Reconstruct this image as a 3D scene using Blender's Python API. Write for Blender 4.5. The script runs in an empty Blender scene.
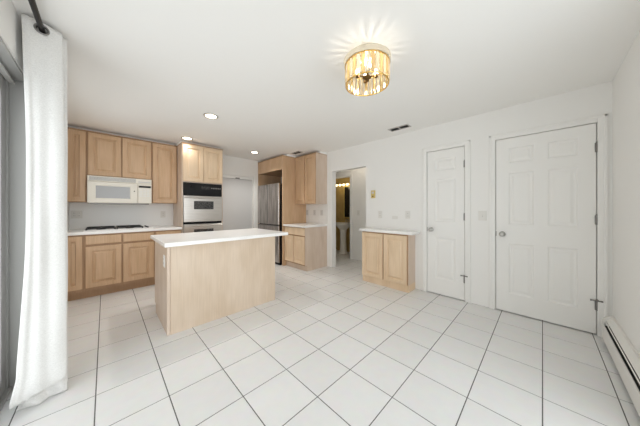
import bpy, bmesh, math, random
from mathutils import Vector, Matrix
random.seed(7)
scene = bpy.context.scene
COL = scene.collection
PI = math.pi

# ---------------------------------------------------------------- camera, sky, daylight, exposure
CAM_Z = 1.21
YAW = math.atan((542.5 - 320) / 218.7)            # angle between the view axis and +X
cam_d = bpy.data.cameras.new('camera'); cam = bpy.data.objects.new('camera', cam_d); COL.objects.link(cam)
cam_d.sensor_width = 36.0; cam_d.lens = 36.0 * 218.7 / 640
cam_d.shift_y = -4.0 / 640; cam_d.clip_start = 0.02
cam.location = (0, 0, CAM_Z); cam.rotation_euler = (PI / 2, 0, YAW - PI / 2)
scene.camera = cam
scene.view_settings.view_transform = 'Standard'; scene.view_settings.look = 'None'
scene.view_settings.gamma = 1.0; scene.view_settings.use_curve_mapping = False
scene.view_settings.exposure = 0.12
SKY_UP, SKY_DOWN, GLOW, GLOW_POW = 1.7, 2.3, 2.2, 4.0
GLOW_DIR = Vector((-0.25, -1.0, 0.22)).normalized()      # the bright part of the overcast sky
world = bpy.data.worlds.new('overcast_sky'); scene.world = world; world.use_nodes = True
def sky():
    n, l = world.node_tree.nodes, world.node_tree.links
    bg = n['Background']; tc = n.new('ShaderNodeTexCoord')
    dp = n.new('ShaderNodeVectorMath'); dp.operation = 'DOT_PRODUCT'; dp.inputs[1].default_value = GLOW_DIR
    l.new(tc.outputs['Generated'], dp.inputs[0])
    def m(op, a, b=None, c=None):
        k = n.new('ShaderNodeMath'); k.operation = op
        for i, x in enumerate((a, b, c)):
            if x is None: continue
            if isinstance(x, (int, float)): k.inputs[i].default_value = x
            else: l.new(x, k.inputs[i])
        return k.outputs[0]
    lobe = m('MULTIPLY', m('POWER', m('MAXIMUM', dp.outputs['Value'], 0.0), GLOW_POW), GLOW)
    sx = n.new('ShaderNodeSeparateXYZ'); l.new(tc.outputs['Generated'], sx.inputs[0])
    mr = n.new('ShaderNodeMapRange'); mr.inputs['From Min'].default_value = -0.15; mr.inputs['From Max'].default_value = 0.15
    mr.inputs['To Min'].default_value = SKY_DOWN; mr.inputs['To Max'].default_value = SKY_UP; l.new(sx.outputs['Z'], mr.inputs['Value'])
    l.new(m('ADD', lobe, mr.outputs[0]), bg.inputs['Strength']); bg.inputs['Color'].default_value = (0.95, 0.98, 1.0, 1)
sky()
def portal(name, loc, rot, sx, sy):
    l = bpy.data.lights.new(name, 'AREA'); l.shape = 'RECTANGLE'; l.size = sx; l.size_y = sy
    l.cycles.is_portal = True
    o = bpy.data.objects.new(name, l); COL.objects.link(o); o.location = loc; o.rotation_euler = rot
portal('sliding_door_portal', (-0.56, 1.50, 1.05), (PI / 2, 0, -PI / 2), 2.0, 2.1)
portal('window_portal', (0.845, -0.59, 1.06), (PI / 2, 0, 0), 2.5, 2.15)
portal('added_window_portal', (-0.60, 3.45, 1.47), (PI / 2, 0, -PI / 2), 1.4, 1.10)  # portal of the added kitchen window
cy = scene.cycles
cy.max_bounces = 14; cy.diffuse_bounces = 9; cy.glossy_bounces = 5; cy.transmission_bounces = 8
cy.transparent_max_bounces = 16; cy.caustics_reflective = False; cy.caustics_refractive = False
cy.use_denoising = True; cy.sample_clamp_indirect = 6.0
CAN_W, BULB_W, VAN_W, HALL_FILL_W = 46.0, 0.45, 1.2, 0.9

# ---------------------------------------------------------------- materials
def mat(name, col, rough=0.5, metal=0.0, spec=0.5):
    m = bpy.data.materials.new(name); m.use_nodes = True
    b = m.node_tree.nodes['Principled BSDF']
    b.inputs['Base Color'].default_value = (*col, 1); b.inputs['Roughness'].default_value = rough
    b.inputs['Metallic'].default_value = metal; b.inputs['Specular IOR Level'].default_value = spec
    return m
def nodes(m): return m.node_tree.nodes, m.node_tree.links, m.node_tree.nodes['Principled BSDF']
def noisy(m, scale=(1, 1, 1), nscale=20.0, c0=None, c1=None, bump=0.0, detail=4.0, lo=0.35, hi=0.65, dist=0.002):
    n, l, b = nodes(m)
    tc = n.new('ShaderNodeTexCoord'); mp = n.new('ShaderNodeMapping'); nz = n.new('ShaderNodeTexNoise')
    mp.inputs['Scale'].default_value = scale; nz.inputs['Scale'].default_value = nscale; nz.inputs['Detail'].default_value = detail
    l.new(tc.outputs['Object'], mp.inputs[0]); l.new(mp.outputs[0], nz.inputs['Vector'])
    if c0:
        r = n.new('ShaderNodeValToRGB'); r.color_ramp.elements[0].position = lo; r.color_ramp.elements[1].position = hi
        r.color_ramp.elements[0].color = (*c0, 1); r.color_ramp.elements[1].color = (*c1, 1)
        l.new(nz.outputs[0], r.inputs[0]); l.new(r.outputs[0], b.inputs['Base Color'])
    if bump:
        bp = n.new('ShaderNodeBump'); bp.inputs['Strength'].default_value = bump; bp.inputs['Distance'].default_value = dist
        l.new(nz.outputs[0], bp.inputs['Height']); l.new(bp.outputs[0], b.inputs['Normal'])
    return m
M = {}
WALLC = (0.86, 0.852, 0.832)
M['wall'] = noisy(mat('wall_paint', WALLC, 0.6, spec=0.3), nscale=90, bump=0.06)
M['ceiling'] = noisy(mat('ceiling_paint', (0.88, 0.872, 0.852), 0.8, spec=0.2), nscale=70, bump=0.06)
M['bath'] = noisy(mat('gold_bathroom_paint', (0.50, 0.36, 0.13), 0.55), nscale=6, c0=(0.46, 0.33, 0.12), c1=(0.55, 0.40, 0.16))
M['door'] = noisy(mat('white_door_paint', (0.86, 0.852, 0.83), 0.35), nscale=60, bump=0.03)
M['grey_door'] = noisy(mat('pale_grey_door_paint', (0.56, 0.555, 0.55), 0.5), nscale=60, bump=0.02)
M['trim'] = noisy(mat('white_trim_paint', (0.86, 0.852, 0.83), 0.4), nscale=60, bump=0.03)
M['counter'] = noisy(mat('white_quartz', (0.90, 0.885, 0.87), 0.22), nscale=120, c0=(0.88, 0.865, 0.85), c1=(0.92, 0.91, 0.90))
def wood(name, c0, c1, rough=0.42):
    c0, c1 = [tuple(a * (1 - t) + b * t for a, b in zip(c0, c1)) for t in (0.15, 0.85)]
    m = noisy(mat(name, c0, rough), scale=(26, 26, 1.1), nscale=3.2, c0=c0, c1=c1, bump=0.12, detail=7, lo=0.25, hi=0.75, dist=0.001)
    n, l, b = nodes(m); ramp = next(x for x in n if x.type == 'VALTORGB')
    tc = n.new('ShaderNodeTexCoord'); mp = n.new('ShaderNodeMapping'); mp.inputs['Scale'].default_value = (5, 5, 1.6)
    nz = n.new('ShaderNodeTexNoise'); nz.inputs['Scale'].default_value = 1.3; nz.inputs['Detail'].default_value = 2
    r2 = n.new('ShaderNodeValToRGB'); r2.color_ramp.elements[0].position = 0.35; r2.color_ramp.elements[1].position = 0.65
    r2.color_ramp.elements[0].color = (0.93, 0.90, 0.86, 1); r2.color_ramp.elements[1].color = (1.03, 1.03, 1.04, 1)
    mx = n.new('ShaderNodeMix'); mx.data_type = 'RGBA'; mx.blend_type = 'MULTIPLY'; mx.inputs[0].default_value = 1.0
    l.new(tc.outputs['Object'], mp.inputs[0]); l.new(mp.outputs[0], nz.inputs['Vector']); l.new(nz.outputs[0], r2.inputs[0])
    l.new(ramp.outputs[0], mx.inputs[6]); l.new(r2.outputs[0], mx.inputs[7]); l.new(mx.outputs[2], b.inputs['Base Color'])
    return m
M['wood'] = wood('honey_maple', (0.53, 0.355, 0.215), (0.68, 0.475, 0.305))
M['wood_light'] = wood('pale_maple', (0.70, 0.535, 0.365), (0.83, 0.655, 0.47))
M['wood_panel'] = wood('pale_maple_veneer', (0.60, 0.485, 0.375), (0.72, 0.595, 0.47))
M['wood_end'] = wood('greyed_maple_side', (0.62, 0.50, 0.405), (0.73, 0.61, 0.51))
M['wood_dark'] = wood('shadow_maple', (0.38, 0.235, 0.13), (0.46, 0.30, 0.18))  # maple darkened for the shade in door gaps and recesses
M['black'] = noisy(mat('black_plastic', (0.010, 0.010, 0.011), 0.5, spec=0.2), nscale=40, bump=0.02)
M['iron'] = noisy(mat('black_cast_iron', (0.015, 0.015, 0.016), 0.6), nscale=90, bump=0.2)
M['rod'] = noisy(mat('dark_rod_metal', (0.03, 0.028, 0.027), 0.4, metal=0.6), nscale=60, bump=0.03)
M['steel'] = noisy(mat('brushed_steel', (0.62, 0.59, 0.56), 0.28, metal=1.0), scale=(1, 1, 60), nscale=6, c0=(0.56, 0.53, 0.50), c1=(0.68, 0.65, 0.62), bump=0.05)
M['fridge_steel'] = noisy(mat('steel_painted_reflections', (0.42, 0.39, 0.37), 0.20, metal=1.0), scale=(1, 5, 0.7), nscale=3, c0=(0.34, 0.31, 0.29), c1=(0.56, 0.52, 0.49), bump=0.25, dist=0.02, detail=2)  # light and dark streaks in the colour imitate reflections
M['nickel'] = noisy(mat('satin_nickel', (0.50, 0.49, 0.47), 0.3, metal=1.0), nscale=40, bump=0.02)
M['nickel_dark'] = noisy(mat('dull_nickel', (0.26, 0.25, 0.24), 0.4, metal=0.8), nscale=40, bump=0.02)
M['cream'] = noisy(mat('cream_enamel', (0.76, 0.72, 0.64), 0.35), nscale=50, bump=0.02)
M['mw_glass'] = noisy(mat('grey_screened_glass', (0.36, 0.36, 0.36), 0.2), nscale=300, c0=(0.30, 0.30, 0.31), c1=(0.42, 0.42, 0.42))
M['dark_glass'] = noisy(mat('dark_oven_glass', (0.03, 0.03, 0.032), 0.08), nscale=60, c0=(0.02, 0.02, 0.022), c1=(0.10, 0.10, 0.10))
M['plate'] = noisy(mat('switch_plate_plastic', (0.76, 0.745, 0.71), 0.35), nscale=60, bump=0.01)
M['plate_grey'] = noisy(mat('grey_plate_plastic', (0.60, 0.585, 0.56), 0.35), nscale=60, bump=0.01)
M['brass'] = noisy(mat('yellowed_brass_cover', (0.66, 0.52, 0.20), 0.4, metal=0.3), nscale=40, bump=0.02)
M['gold'] = noisy(mat('gold_ring_metal', (0.72, 0.48, 0.16), 0.28, metal=1.0), nscale=40, bump=0.02)
M['bronze'] = noisy(mat('bronze_finial', (0.16, 0.09, 0.03), 0.35, metal=0.9), nscale=40, bump=0.02)
M['porcelain'] = noisy(mat('white_porcelain', (0.80, 0.78, 0.72), 0.15), nscale=20, bump=0.01)
M['alu'] = noisy(mat('grey_aluminium_frame', (0.42, 0.415, 0.40), 0.45, metal=0.2), nscale=50, bump=0.02)
M['jamb'] = noisy(mat('grey_jamb_paint', (0.44, 0.435, 0.42), 0.6), nscale=50, bump=0.02)
M['heater'] = noisy(mat('white_heater_enamel', (0.80, 0.785, 0.755), 0.35), nscale=50, bump=0.02)
M['vent'] = noisy(mat('grey_vent_metal', (0.55, 0.53, 0.51), 0.5, metal=0.3), nscale=50, bump=0.02)
M['cavity'] = noisy(mat('cavity_shade', (0.02, 0.02, 0.02), 0.8), nscale=50, bump=0.02)  # near-black painted for the shade inside slots and openings
M['mirror'] = noisy(mat('mirror_dark_reflection', (0.015, 0.013, 0.012), 0.06), nscale=4, bump=0.0)  # black colour stands in for the dark room the mirror reflects
M['grout'] = noisy(mat('tile_grout', (0.13, 0.125, 0.12), 0.9), nscale=40, bump=0.1)

def cloth():
    m = noisy(mat('white_linen', (0.85, 0.84, 0.815), 0.9, spec=0.1), scale=(160, 160, 420), nscale=1.0, c0=(0.70, 0.692, 0.675), c1=(0.82, 0.812, 0.795), bump=0.35, dist=0.001)
    b = m.node_tree.nodes['Principled BSDF']
    b.inputs['Sheen Weight'].default_value = 0.15
    return m
M['linen'] = cloth()

def tile_floor():
    m = mat('white_ceramic_tile', (0.80, 0.785, 0.765), 0.33, spec=0.45)
    n, l, b = nodes(m)
    geo = n.new('ShaderNodeTexCoord'); sep = n.new('ShaderNodeVectorMath'); sep.operation = 'MULTIPLY_ADD'
    sep.inputs[1].default_value = (1 / 0.34, 1 / 0.339, 0); sep.inputs[2].default_value = (0.043 / 0.34, 0.0, 0)
    fl = n.new('ShaderNodeVectorMath'); fl.operation = 'FLOOR'
    wn = n.new('ShaderNodeTexWhiteNoise'); wn.noise_dimensions = '3D'
    r = n.new('ShaderNodeValToRGB'); r.color_ramp.elements[0].color = (0.77, 0.768, 0.76, 1); r.color_ramp.elements[1].color = (0.81, 0.808, 0.802, 1)
    l.new(geo.outputs['Object'], sep.inputs[0]); l.new(sep.outputs[0], fl.inputs[0]); l.new(fl.outputs[0], wn.inputs['Vector'])
    l.new(wn.outputs['Value'], r.inputs[0])
    nz = n.new('ShaderNodeTexNoise'); nz.inputs['Scale'].default_value = 14; nz.inputs['Detail'].default_value = 5
    l.new(geo.outputs['Object'], nz.inputs['Vector'])
    mx = n.new('ShaderNodeMix'); mx.data_type = 'RGBA'; mx.blend_type = 'MULTIPLY'; mx.inputs[0].default_value = 0.10
    l.new(r.outputs[0], mx.inputs[6]); l.new(nz.outputs['Color'], mx.inputs[7]); l.new(mx.outputs[2], b.inputs['Base Color'])
    return m
M['tile'] = tile_floor()

def splash_tile(name, pitch):
    m = mat(name, (0.82, 0.81, 0.79), 0.25)
    n, l, b = nodes(m)
    tc = n.new('ShaderNodeTexCoord'); sx = n.new('ShaderNodeSeparateXYZ'); ad = n.new('ShaderNodeMath'); cb = n.new('ShaderNodeCombineXYZ')
    l.new(tc.outputs['Object'], sx.inputs[0]); l.new(sx.outputs[0], ad.inputs[0]); l.new(sx.outputs[1], ad.inputs[1])
    l.new(ad.outputs[0], cb.inputs[0]); l.new(sx.outputs[2], cb.inputs[1])
    br = n.new('ShaderNodeTexBrick'); br.offset = 0.0
    br.inputs['Scale'].default_value = 1.0; br.inputs['Brick Width'].default_value = pitch; br.inputs['Row Height'].default_value = pitch
    br.inputs['Mortar Size'].default_value = 0.0022
    br.inputs['Color1'].default_value = (0.82, 0.81, 0.79, 1); br.inputs['Color2'].default_value = (0.80, 0.79, 0.77, 1); br.inputs['Mortar'].default_value = (0.75, 0.74, 0.72, 1)
    l.new(cb.outputs[0], br.inputs['Vector']); l.new(br.outputs['Color'], b.inputs['Base Color'])
    return m
M['splash_plain'] = noisy(mat('plain_white_splash', (0.87, 0.865, 0.85), 0.35), nscale=60, bump=0.02)
M['splash'] = splash_tile('white_splash_tile', 0.108)

def emit(name, col, s):
    m = bpy.data.materials.new(name); m.use_nodes = True; n = m.node_tree.nodes
    b = n['Principled BSDF']; b.inputs['Base Color'].default_value = (*col, 1)
    b.inputs['Emission Color'].default_value = (*col, 1); b.inputs['Emission Strength'].default_value = s
    return m
M['can_glow'] = emit('recessed_lamp_glow', (1.0, 0.88, 0.68), 6.0)
M['bulb'] = emit('warm_bulb_glow', (1.0, 0.86, 0.62), 14.0)
M['vanity_bulb'] = emit('vanity_bulb_glow', (1.0, 0.85, 0.55), 2.2)

def glass(name, col=(1, 1, 1), mix=0.9, rough=0.02):
    m = bpy.data.materials.new(name); m.use_nodes = True; n = m.node_tree.nodes; l = m.node_tree.links
    n.clear(); o = n.new('ShaderNodeOutputMaterial'); t = n.new('ShaderNodeBsdfTransparent'); g = n.new('ShaderNodeBsdfGlossy'); x = n.new('ShaderNodeMixShader')
    t.inputs[0].default_value = (*col, 1); g.inputs['Roughness'].default_value = rough; x.inputs[0].default_value = 1 - mix
    l.new(t.outputs[0], x.inputs[1]); l.new(g.outputs[0], x.inputs[2]); l.new(x.outputs[0], o.inputs[0])
    return m
M['pane'] = glass('clear_window_glass', (0.97, 0.98, 0.98), 0.94)
def crystal(name, tint, tr):
    m = bpy.data.materials.new(name); m.use_nodes = True; n = m.node_tree.nodes; l = m.node_tree.links
    n.clear(); o = n.new('ShaderNodeOutputMaterial'); t = n.new('ShaderNodeBsdfTransparent'); g = n.new('ShaderNodeBsdfGlossy')
    d = n.new('ShaderNodeBsdfTranslucent'); d2 = n.new('ShaderNodeBsdfDiffuse'); a = n.new('ShaderNodeAddShader'); x = n.new('ShaderNodeMixShader'); y = n.new('ShaderNodeMixShader')
    t.inputs[0].default_value = (*tint, 1); g.inputs['Roughness'].default_value = 0.08; g.inputs[0].default_value = (1, 0.9, 0.72, 1)
    d.inputs[0].default_value = (*tint, 1); d2.inputs[0].default_value = (*tint, 1)
    x.inputs[0].default_value = 0.5; l.new(d.outputs[0], x.inputs[1]); l.new(g.outputs[0], x.inputs[2])
    y.inputs[0].default_value = tr; l.new(x.outputs[0], y.inputs[1]); l.new(t.outputs[0], y.inputs[2]); l.new(y.outputs[0], o.inputs[0])
    return m
M['amber'] = crystal('amber_crystal', (0.98, 0.82, 0.50), 0.35)
M['collar'] = crystal('white_collar', (1.0, 0.99, 0.96), 0.0)
M['clear_crystal'] = crystal('clear_crystal', (1.0, 0.95, 0.85), 0.30)

# ---------------------------------------------------------------- mesh helpers (world coordinates; build() moves them to the root)
class MB:
    def __init__(s): s.bm = bmesh.new()
    def face(s, pts):
        try: s.bm.faces.new([s.bm.verts.new(p) for p in pts])
        except ValueError: pass
    def box(s, lo, hi, bev=0.0, seg=2):
        lo = Vector(lo); hi = Vector(hi)
        x0, y0, z0 = (min(a, b) for a, b in zip(lo, hi)); x1, y1, z1 = (max(a, b) for a, b in zip(lo, hi))
        v = [s.bm.verts.new(p) for p in ((x0, y0, z0), (x1, y0, z0), (x1, y1, z0), (x0, y1, z0), (x0, y0, z1), (x1, y0, z1), (x1, y1, z1), (x0, y1, z1))]
        fs = [s.bm.faces.new([v[i] for i in q]) for q in ((0, 3, 2, 1), (4, 5, 6, 7), (0, 1, 5, 4), (1, 2, 6, 5), (2, 3, 7, 6), (3, 0, 4, 7))]
        if bev:
            es = {e for f in fs for e in f.edges}
            bmesh.ops.bevel(s.bm, geom=list(es), offset=bev, segments=seg, affect='EDGES', profile=0.5)
        return s
    def cyl(s, p0, p1, r0, r1=None, n=16, caps=True):
        p0 = Vector(p0); p1 = Vector(p1); r1 = r0 if r1 is None else r1
        ax = (p1 - p0).normalized(); t = Vector((0, 0, 1)) if abs(ax.z) < 0.9 else Vector((1, 0, 0))
        a = ax.cross(t).normalized(); b = ax.cross(a)
        A = [s.bm.verts.new(p0 + (a * math.cos(2 * PI * i / n) + b * math.sin(2 * PI * i / n)) * r0) for i in range(n)]
        B = [s.bm.verts.new(p1 + (a * math.cos(2 * PI * i / n) + b * math.sin(2 * PI * i / n)) * r1) for i in range(n)]
        for i in range(n): s.bm.faces.new([A[i], A[(i + 1) % n], B[(i + 1) % n], B[i]])
        if caps: s.bm.faces.new(A[::-1]); s.bm.faces.new(B)
        return s
    def lathe(s, c, ax, prof, n=24, squash=None):
        """prof = [(radius, distance along ax)]"""
        c = Vector(c); ax = Vector(ax).normalized(); t = Vector((0, 0, 1)) if abs(ax.z) < 0.9 else Vector((1, 0, 0))
        a = ax.cross(t).normalized(); b = ax.cross(a); rings = []
        sa, sb = squash or (1, 1)
        for r, h in prof:
            rings.append([s.bm.verts.new(c + ax * h + (a * math.cos(2 * PI * i / n) * sa + b * math.sin(2 * PI * i / n) * sb) * max(r, 1e-5)) for i in range(n)])
        for R0, R1 in zip(rings, rings[1:]):
            for i in range(n): s.bm.faces.new([R0[i], R0[(i + 1) % n], R1[(i + 1) % n], R1[i]])
        s.bm.faces.new(rings[0][::-1]); s.bm.faces.new(rings[-1])
        return s
    def torus(s, c, ax, R, r, n=40, k=8):
        c = Vector(c); ax = Vector(ax).normalized(); t = Vector((0, 0, 1)) if abs(ax.z) < 0.9 else Vector((1, 0, 0))
        a = ax.cross(t).normalized(); b = ax.cross(a); rings = []
        for i in range(n):
            d = a * math.cos(2 * PI * i / n) + b * math.sin(2 * PI * i / n)
            rings.append([s.bm.verts.new(c + d * (R + r * math.cos(2 * PI * j / k)) + ax * r * math.sin(2 * PI * j / k)) for j in range(k)])
        for i in range(n):
            for j in range(k):
                s.bm.faces.new([rings[i][j], rings[(i + 1) % n][j], rings[(i + 1) % n][(j + 1) % k], rings[i][(j + 1) % k]])
        return s
    def prism(s, poly, d):
        """poly = list of points, extruded by vector d"""
        d = Vector(d); A = [s.bm.verts.new(p) for p in poly]; B = [s.bm.verts.new(Vector(p) + d) for p in poly]; n = len(poly)
        s.bm.faces.new(A[::-1]); s.bm.faces.new(B)
        for i in range(n): s.bm.faces.new([A[i], A[(i + 1) % n], B[(i + 1) % n], B[i]])
        return s
    def paneled(s, P, W, H, t, cells, loops, ease=0.002):
        """slab W x H x t in frame P(u,v,w); front is cut into a grid, each cell (u0,u1,v0,v1) gets inset loops [(inset, height)]"""
        us = sorted({0.0, W} | {c[0] for c in cells} | {c[1] for c in cells})
        vs = sorted({0.0, H} | {c[2] for c in cells} | {c[3] for c in cells})
        us2 = [ease if u == 0.0 else W - ease if u == W else u for u in us]; vs2 = [ease if v == 0.0 else H - ease if v == H else v for v in vs]
        g = {}
        def V(u, v, w):
            k = (round(u, 5), round(v, 5), round(w, 5))
            if k not in g: g[k] = s.bm.verts.new(P(u, v, w))
            return g[k]
        def Q(a, b, c, d): s.bm.faces.new([a, b, c, d])
        for i in range(len(us2) - 1):
            for j in range(len(vs2) - 1):
                u0, u1, v0, v1 = us2[i], us2[i + 1], vs2[j], vs2[j + 1]
                cell = any(abs(c[0] - us[i]) < 1e-6 and abs(c[1] - us[i + 1]) < 1e-6 and abs(c[2] - vs[j]) < 1e-6 and abs(c[3] - vs[j + 1]) < 1e-6 for c in cells)
                cur = [V(u0, v0, t), V(u1, v0, t), V(u1, v1, t), V(u0, v1, t)]
                if cell:
                    for ins, hgt in loops:
                        nx = [V(u0 + ins, v0 + ins, t + hgt), V(u1 - ins, v0 + ins, t + hgt), V(u1 - ins, v1 - ins, t + hgt), V(u0 + ins, v1 - ins, t + hgt)]
                        for k in range(4): Q(cur[k], cur[(k + 1) % 4], nx[(k + 1) % 4], nx[k])
                        cur = nx
                Q(*cur)
        # eased edge, sides and back
        edge = ([(u, vs2[0]) for u in us2] + [(us2[-1], v) for v in vs2[1:]] + [(u, vs2[-1]) for u in us2[-2::-1]] + [(us2[0], v) for v in vs2[-2:0:-1]])
        def out(u, v): return (0.0 if u == us2[0] else W if u == us2[-1] else u, 0.0 if v == vs2[0] else H if v == vs2[-1] else v)
        n = len(edge); F = [V(u, v, t) for u, v in edge]; S = [V(*out(u, v), t - ease) for u, v in edge]; B = [V(*out(u, v), 0.0) for u, v in edge]
        for i in range(n):
            k = (i + 1) % n
            Q(F[i], F[k], S[k], S[i]); Q(S[i], S[k], B[k], B[i])
        s.bm.faces.new(B[::-1])
        return s
    def build(s, name, m, parent=None, smooth=False, origin=None):
        bmesh.ops.recalc_face_normals(s.bm, faces=s.bm.faces[:])
        off = Vector(origin) if origin is not None else (world_loc(parent) if parent else Vector((0, 0, 0)))
        bmesh.ops.translate(s.bm, verts=s.bm.verts[:], vec=-off)
        me = bpy.data.meshes.new(name); s.bm.to_mesh(me); s.bm.free()
        if m: me.materials.append(m)
        if smooth:
            for p in me.polygons: p.use_smooth = True
            me.set_sharp_from_angle(angle=math.radians(40))
        o = bpy.data.objects.new(name, me); COL.objects.link(o)
        if parent: o.parent = parent; o.location = off - world_loc(parent)
        else: o.location = off
        return o
def world_loc(o):
    v = Vector((0, 0, 0))
    while o: v += o.location; o = o.parent
    return v
def tag(o, label, cat, group=None, kind=None):
    o['label'] = label; o['category'] = cat
    if group: o['group'] = group
    if kind: o['kind'] = kind
    return o
def thing(name, loc, label, cat, group=None, kind=None):
    o = bpy.data.objects.new(name, None); COL.objects.link(o); o.location = loc; o.empty_display_size = 0.05
    return tag(o, label, cat, group, kind)
def copy_tree(o, parent=None):
    c = o.copy(); COL.objects.link(c)
    if parent: c.parent = parent
    for ch in list(o.children): copy_tree(ch, c)
    return c
def struct(name, mb, m, label, cat): return tag(mb.build(name, m), label, cat, kind='structure')

# ---------------------------------------------------------------- room
H = 2.40
XL, XR, YF, YB = -0.38, 3.357, -0.455, 4.94          # inner faces of left, right, front and back walls
T = 0.12; XO = XR + T
HALL_X = 4.24; BATH_X = 4.90
BIG = (-0.362, 0.392); SMALL = (0.716, 1.180); HALLWAY = (2.232, 3.060)
DZ = 2.034

f = MB(); f.box((-0.60, -0.60, -0.10), (5.06, 5.10, -0.0016))
fo = f.build('floor', M['grout'])
f2 = MB()
PX, PY, G = 0.34, 0.339, 0.0030
i0, i1 = math.floor((-0.6 + 0.043) / PX), math.ceil((5.06 + 0.043) / PX)
j0, j1 = math.floor(-0.6 / PY), math.ceil(5.1 / PY)
for i in range(i0, i1):
    for j in range(j0, j1):
        x0, x1 = max(-0.6, -0.043 + i * PX + G), min(5.06, -0.043 + (i + 1) * PX - G)
        y0, y1 = max(-0.6, j * PY + G), min(5.10, (j + 1) * PY - G)
        if x1 - x0 < 0.01 or y1 - y0 < 0.01: continue
        e = 0.0006
        v = [f2.bm.verts.new(p) for p in ((x0, y0, -0.006), (x1, y0, -0.006), (x1, y1, -0.006), (x0, y1, -0.006), (x0, y0, -e), (x1, y0, -e), (x1, y1, -e), (x0, y1, -e),
              (x0 + e, y0 + e, 0), (x1 - e, y0 + e, 0), (x1 - e, y1 - e, 0), (x0 + e, y1 - e, 0))]
        for q in ((0, 1, 5, 4), (1, 2, 6, 5), (2, 3, 7, 6), (3, 0, 4, 7), (4, 5, 9, 8), (5, 6, 10, 9), (6, 7, 11, 10), (7, 4, 8, 11), (8, 9, 10, 11)):
            f2.bm.faces.new([v[k] for k in q])
tiles = f2.build('floor_tiles', M['tile'])
# one floor object: grout bed and tiles in one mesh
bmj = bmesh.new(); bmj.from_mesh(fo.data)
nb = len(bmj.faces); bmj.from_mesh(tiles.data); bmj.faces.ensure_lookup_table()
for k, fc in enumerate(bmj.faces): fc.material_index = 0 if k < nb else 1
bmj.to_mesh(fo.data); bmj.free(); fo.data.materials.append(M['tile']); bpy.data.objects.remove(tiles)
tag(fo, 'white square ceramic tile floor with dark grout lines', 'floor', kind='structure')

struct('ceiling', MB().box((-0.60, -0.60, H), (5.06, 5.10, H + 0.1)), M['ceiling'], 'flat off white painted ceiling over the whole room', 'ceiling')

SLY = (0.55, 2.50); SLZ = 2.10
KW = (2.80, 4.10, 0.95, 1.98)  # opening for the window added to light the kitchen
w = MB(); w.box((XL - 0.2, -0.6, 0), (XL, SLY[0], H)); w.box((XL - 0.2, SLY[1], 0), (XL, KW[0], H)); w.box((XL - 0.2, KW[1], 0), (XL, 5.06, H)); w.box((XL - 0.2, KW[0], 0), (XL, KW[1], KW[2])); w.box((XL - 0.2, KW[0], KW[3]), (XL, KW[1], H)); w.box((XL - 0.2, SLY[0], SLZ), (XL, SLY[1], H))
struct('wall_left', w, M['wall'], 'white wall around the sliding glass door behind the curtain', 'wall')
WN = (-0.26, 1.95, 0.02, 2.10)
w = MB(); w.box((XL, YF - T, 0), (WN[0], YF, H)); w.box((WN[1], YF - T, 0), (XR + T, YF, H)); w.box((WN[0], YF - T, 0), (WN[1], YF, WN[2])); w.box((WN[0], YF - T, WN[3]), (WN[1], YF, H))
struct('wall_front', w, M['wall'], 'white wall at right end of room above the baseboard heater', 'wall')
w = MB()
for a, b in ((YF - T, BIG[0] - 0.02), (BIG[1] + 0.02, SMALL[0] - 0.02), (SMALL[1] + 0.02, HALLWAY[0]), (HALLWAY[1], YB)): w.box((XR, a, 0), (XO, b, H))
w.box((XR, BIG[0] - 0.02, DZ + 0.015), (XO, BIG[1] + 0.02, H)); w.box((XR, SMALL[0] - 0.02, DZ + 0.015), (XO, SMALL[1] + 0.02, H)); w.box((XR, HALLWAY[0], 1.985), (XO, HALLWAY[1], H))
struct('wall_right', w, M['wall'], 'white wall holding both panelled doors and the hallway opening', 'wall')
RD = (1.68, 2.585, 1.975)
w = MB(); w.box((XL, YB, 0), (RD[0], YB + T, H)); w.box((RD[1], YB, 0), (5.06, YB + T, H)); w.box((RD[0], YB, RD[2]), (RD[1], YB + T, H))
struct('wall_back', w, M['wall'], 'white kitchen wall behind the cooktop and the oven tower', 'wall')
# hall and bathroom beyond the opening
BD = (3.27, 4.02)
w = MB(); w.box((HALL_X, -0.575, 0), (HALL_X + 0.1, BD[0], H)); w.box((HALL_X, BD[1], 0), (HALL_X + 0.1, YB, H)); w.box((HALL_X, BD[0], 2.0), (HALL_X + 0.1, BD[1], H))
struct('wall_hall', w, M['wall'], 'white hallway wall seen through the opening beside the bathroom', 'wall')
struct('wall_hall_end', MB().box((XO, 1.55, 0), (HALL_X, 1.65, H)), M['wall'], 'white wall closing the right end of the hallway', 'wall')
struct('wall_closet', MB().box((XO, -0.575, 0), (HALL_X, -0.5, H)), M['wall'], 'white end wall of the closet behind the wide door', 'wall')
struct('wall_bath', MB().box((BATH_X, 2.8, 0), (5.0, YB, H)).box((HALL_X + 0.1, 2.8, 0), (BATH_X, 2.9, H)), M['bath'], 'golden yellow bathroom wall behind the pedestal sink', 'wall')
struct('wall_bath_left', MB().box((HALL_X + 0.1, YB - 0.02, 0), (BATH_X, YB, H)), M['bath'], 'golden yellow bathroom wall left of the pedestal sink', 'wall')
c = MB()
for y0, y1 in ((BD[0] - 0.065, BD[0]), (BD[1], BD[1] + 0.065)):
    c.box((HALL_X - 0.016, y0, 0), (HALL_X, y1, 2.065), 0.004)
c.box((HALL_X - 0.018, BD[0] - 0.065, 2.0), (HALL_X, BD[1] + 0.065, 2.067), 0.004)
struct('trim_1', c, M['trim'], 'white casing around the bathroom doorway in the hall', 'door casing')

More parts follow.
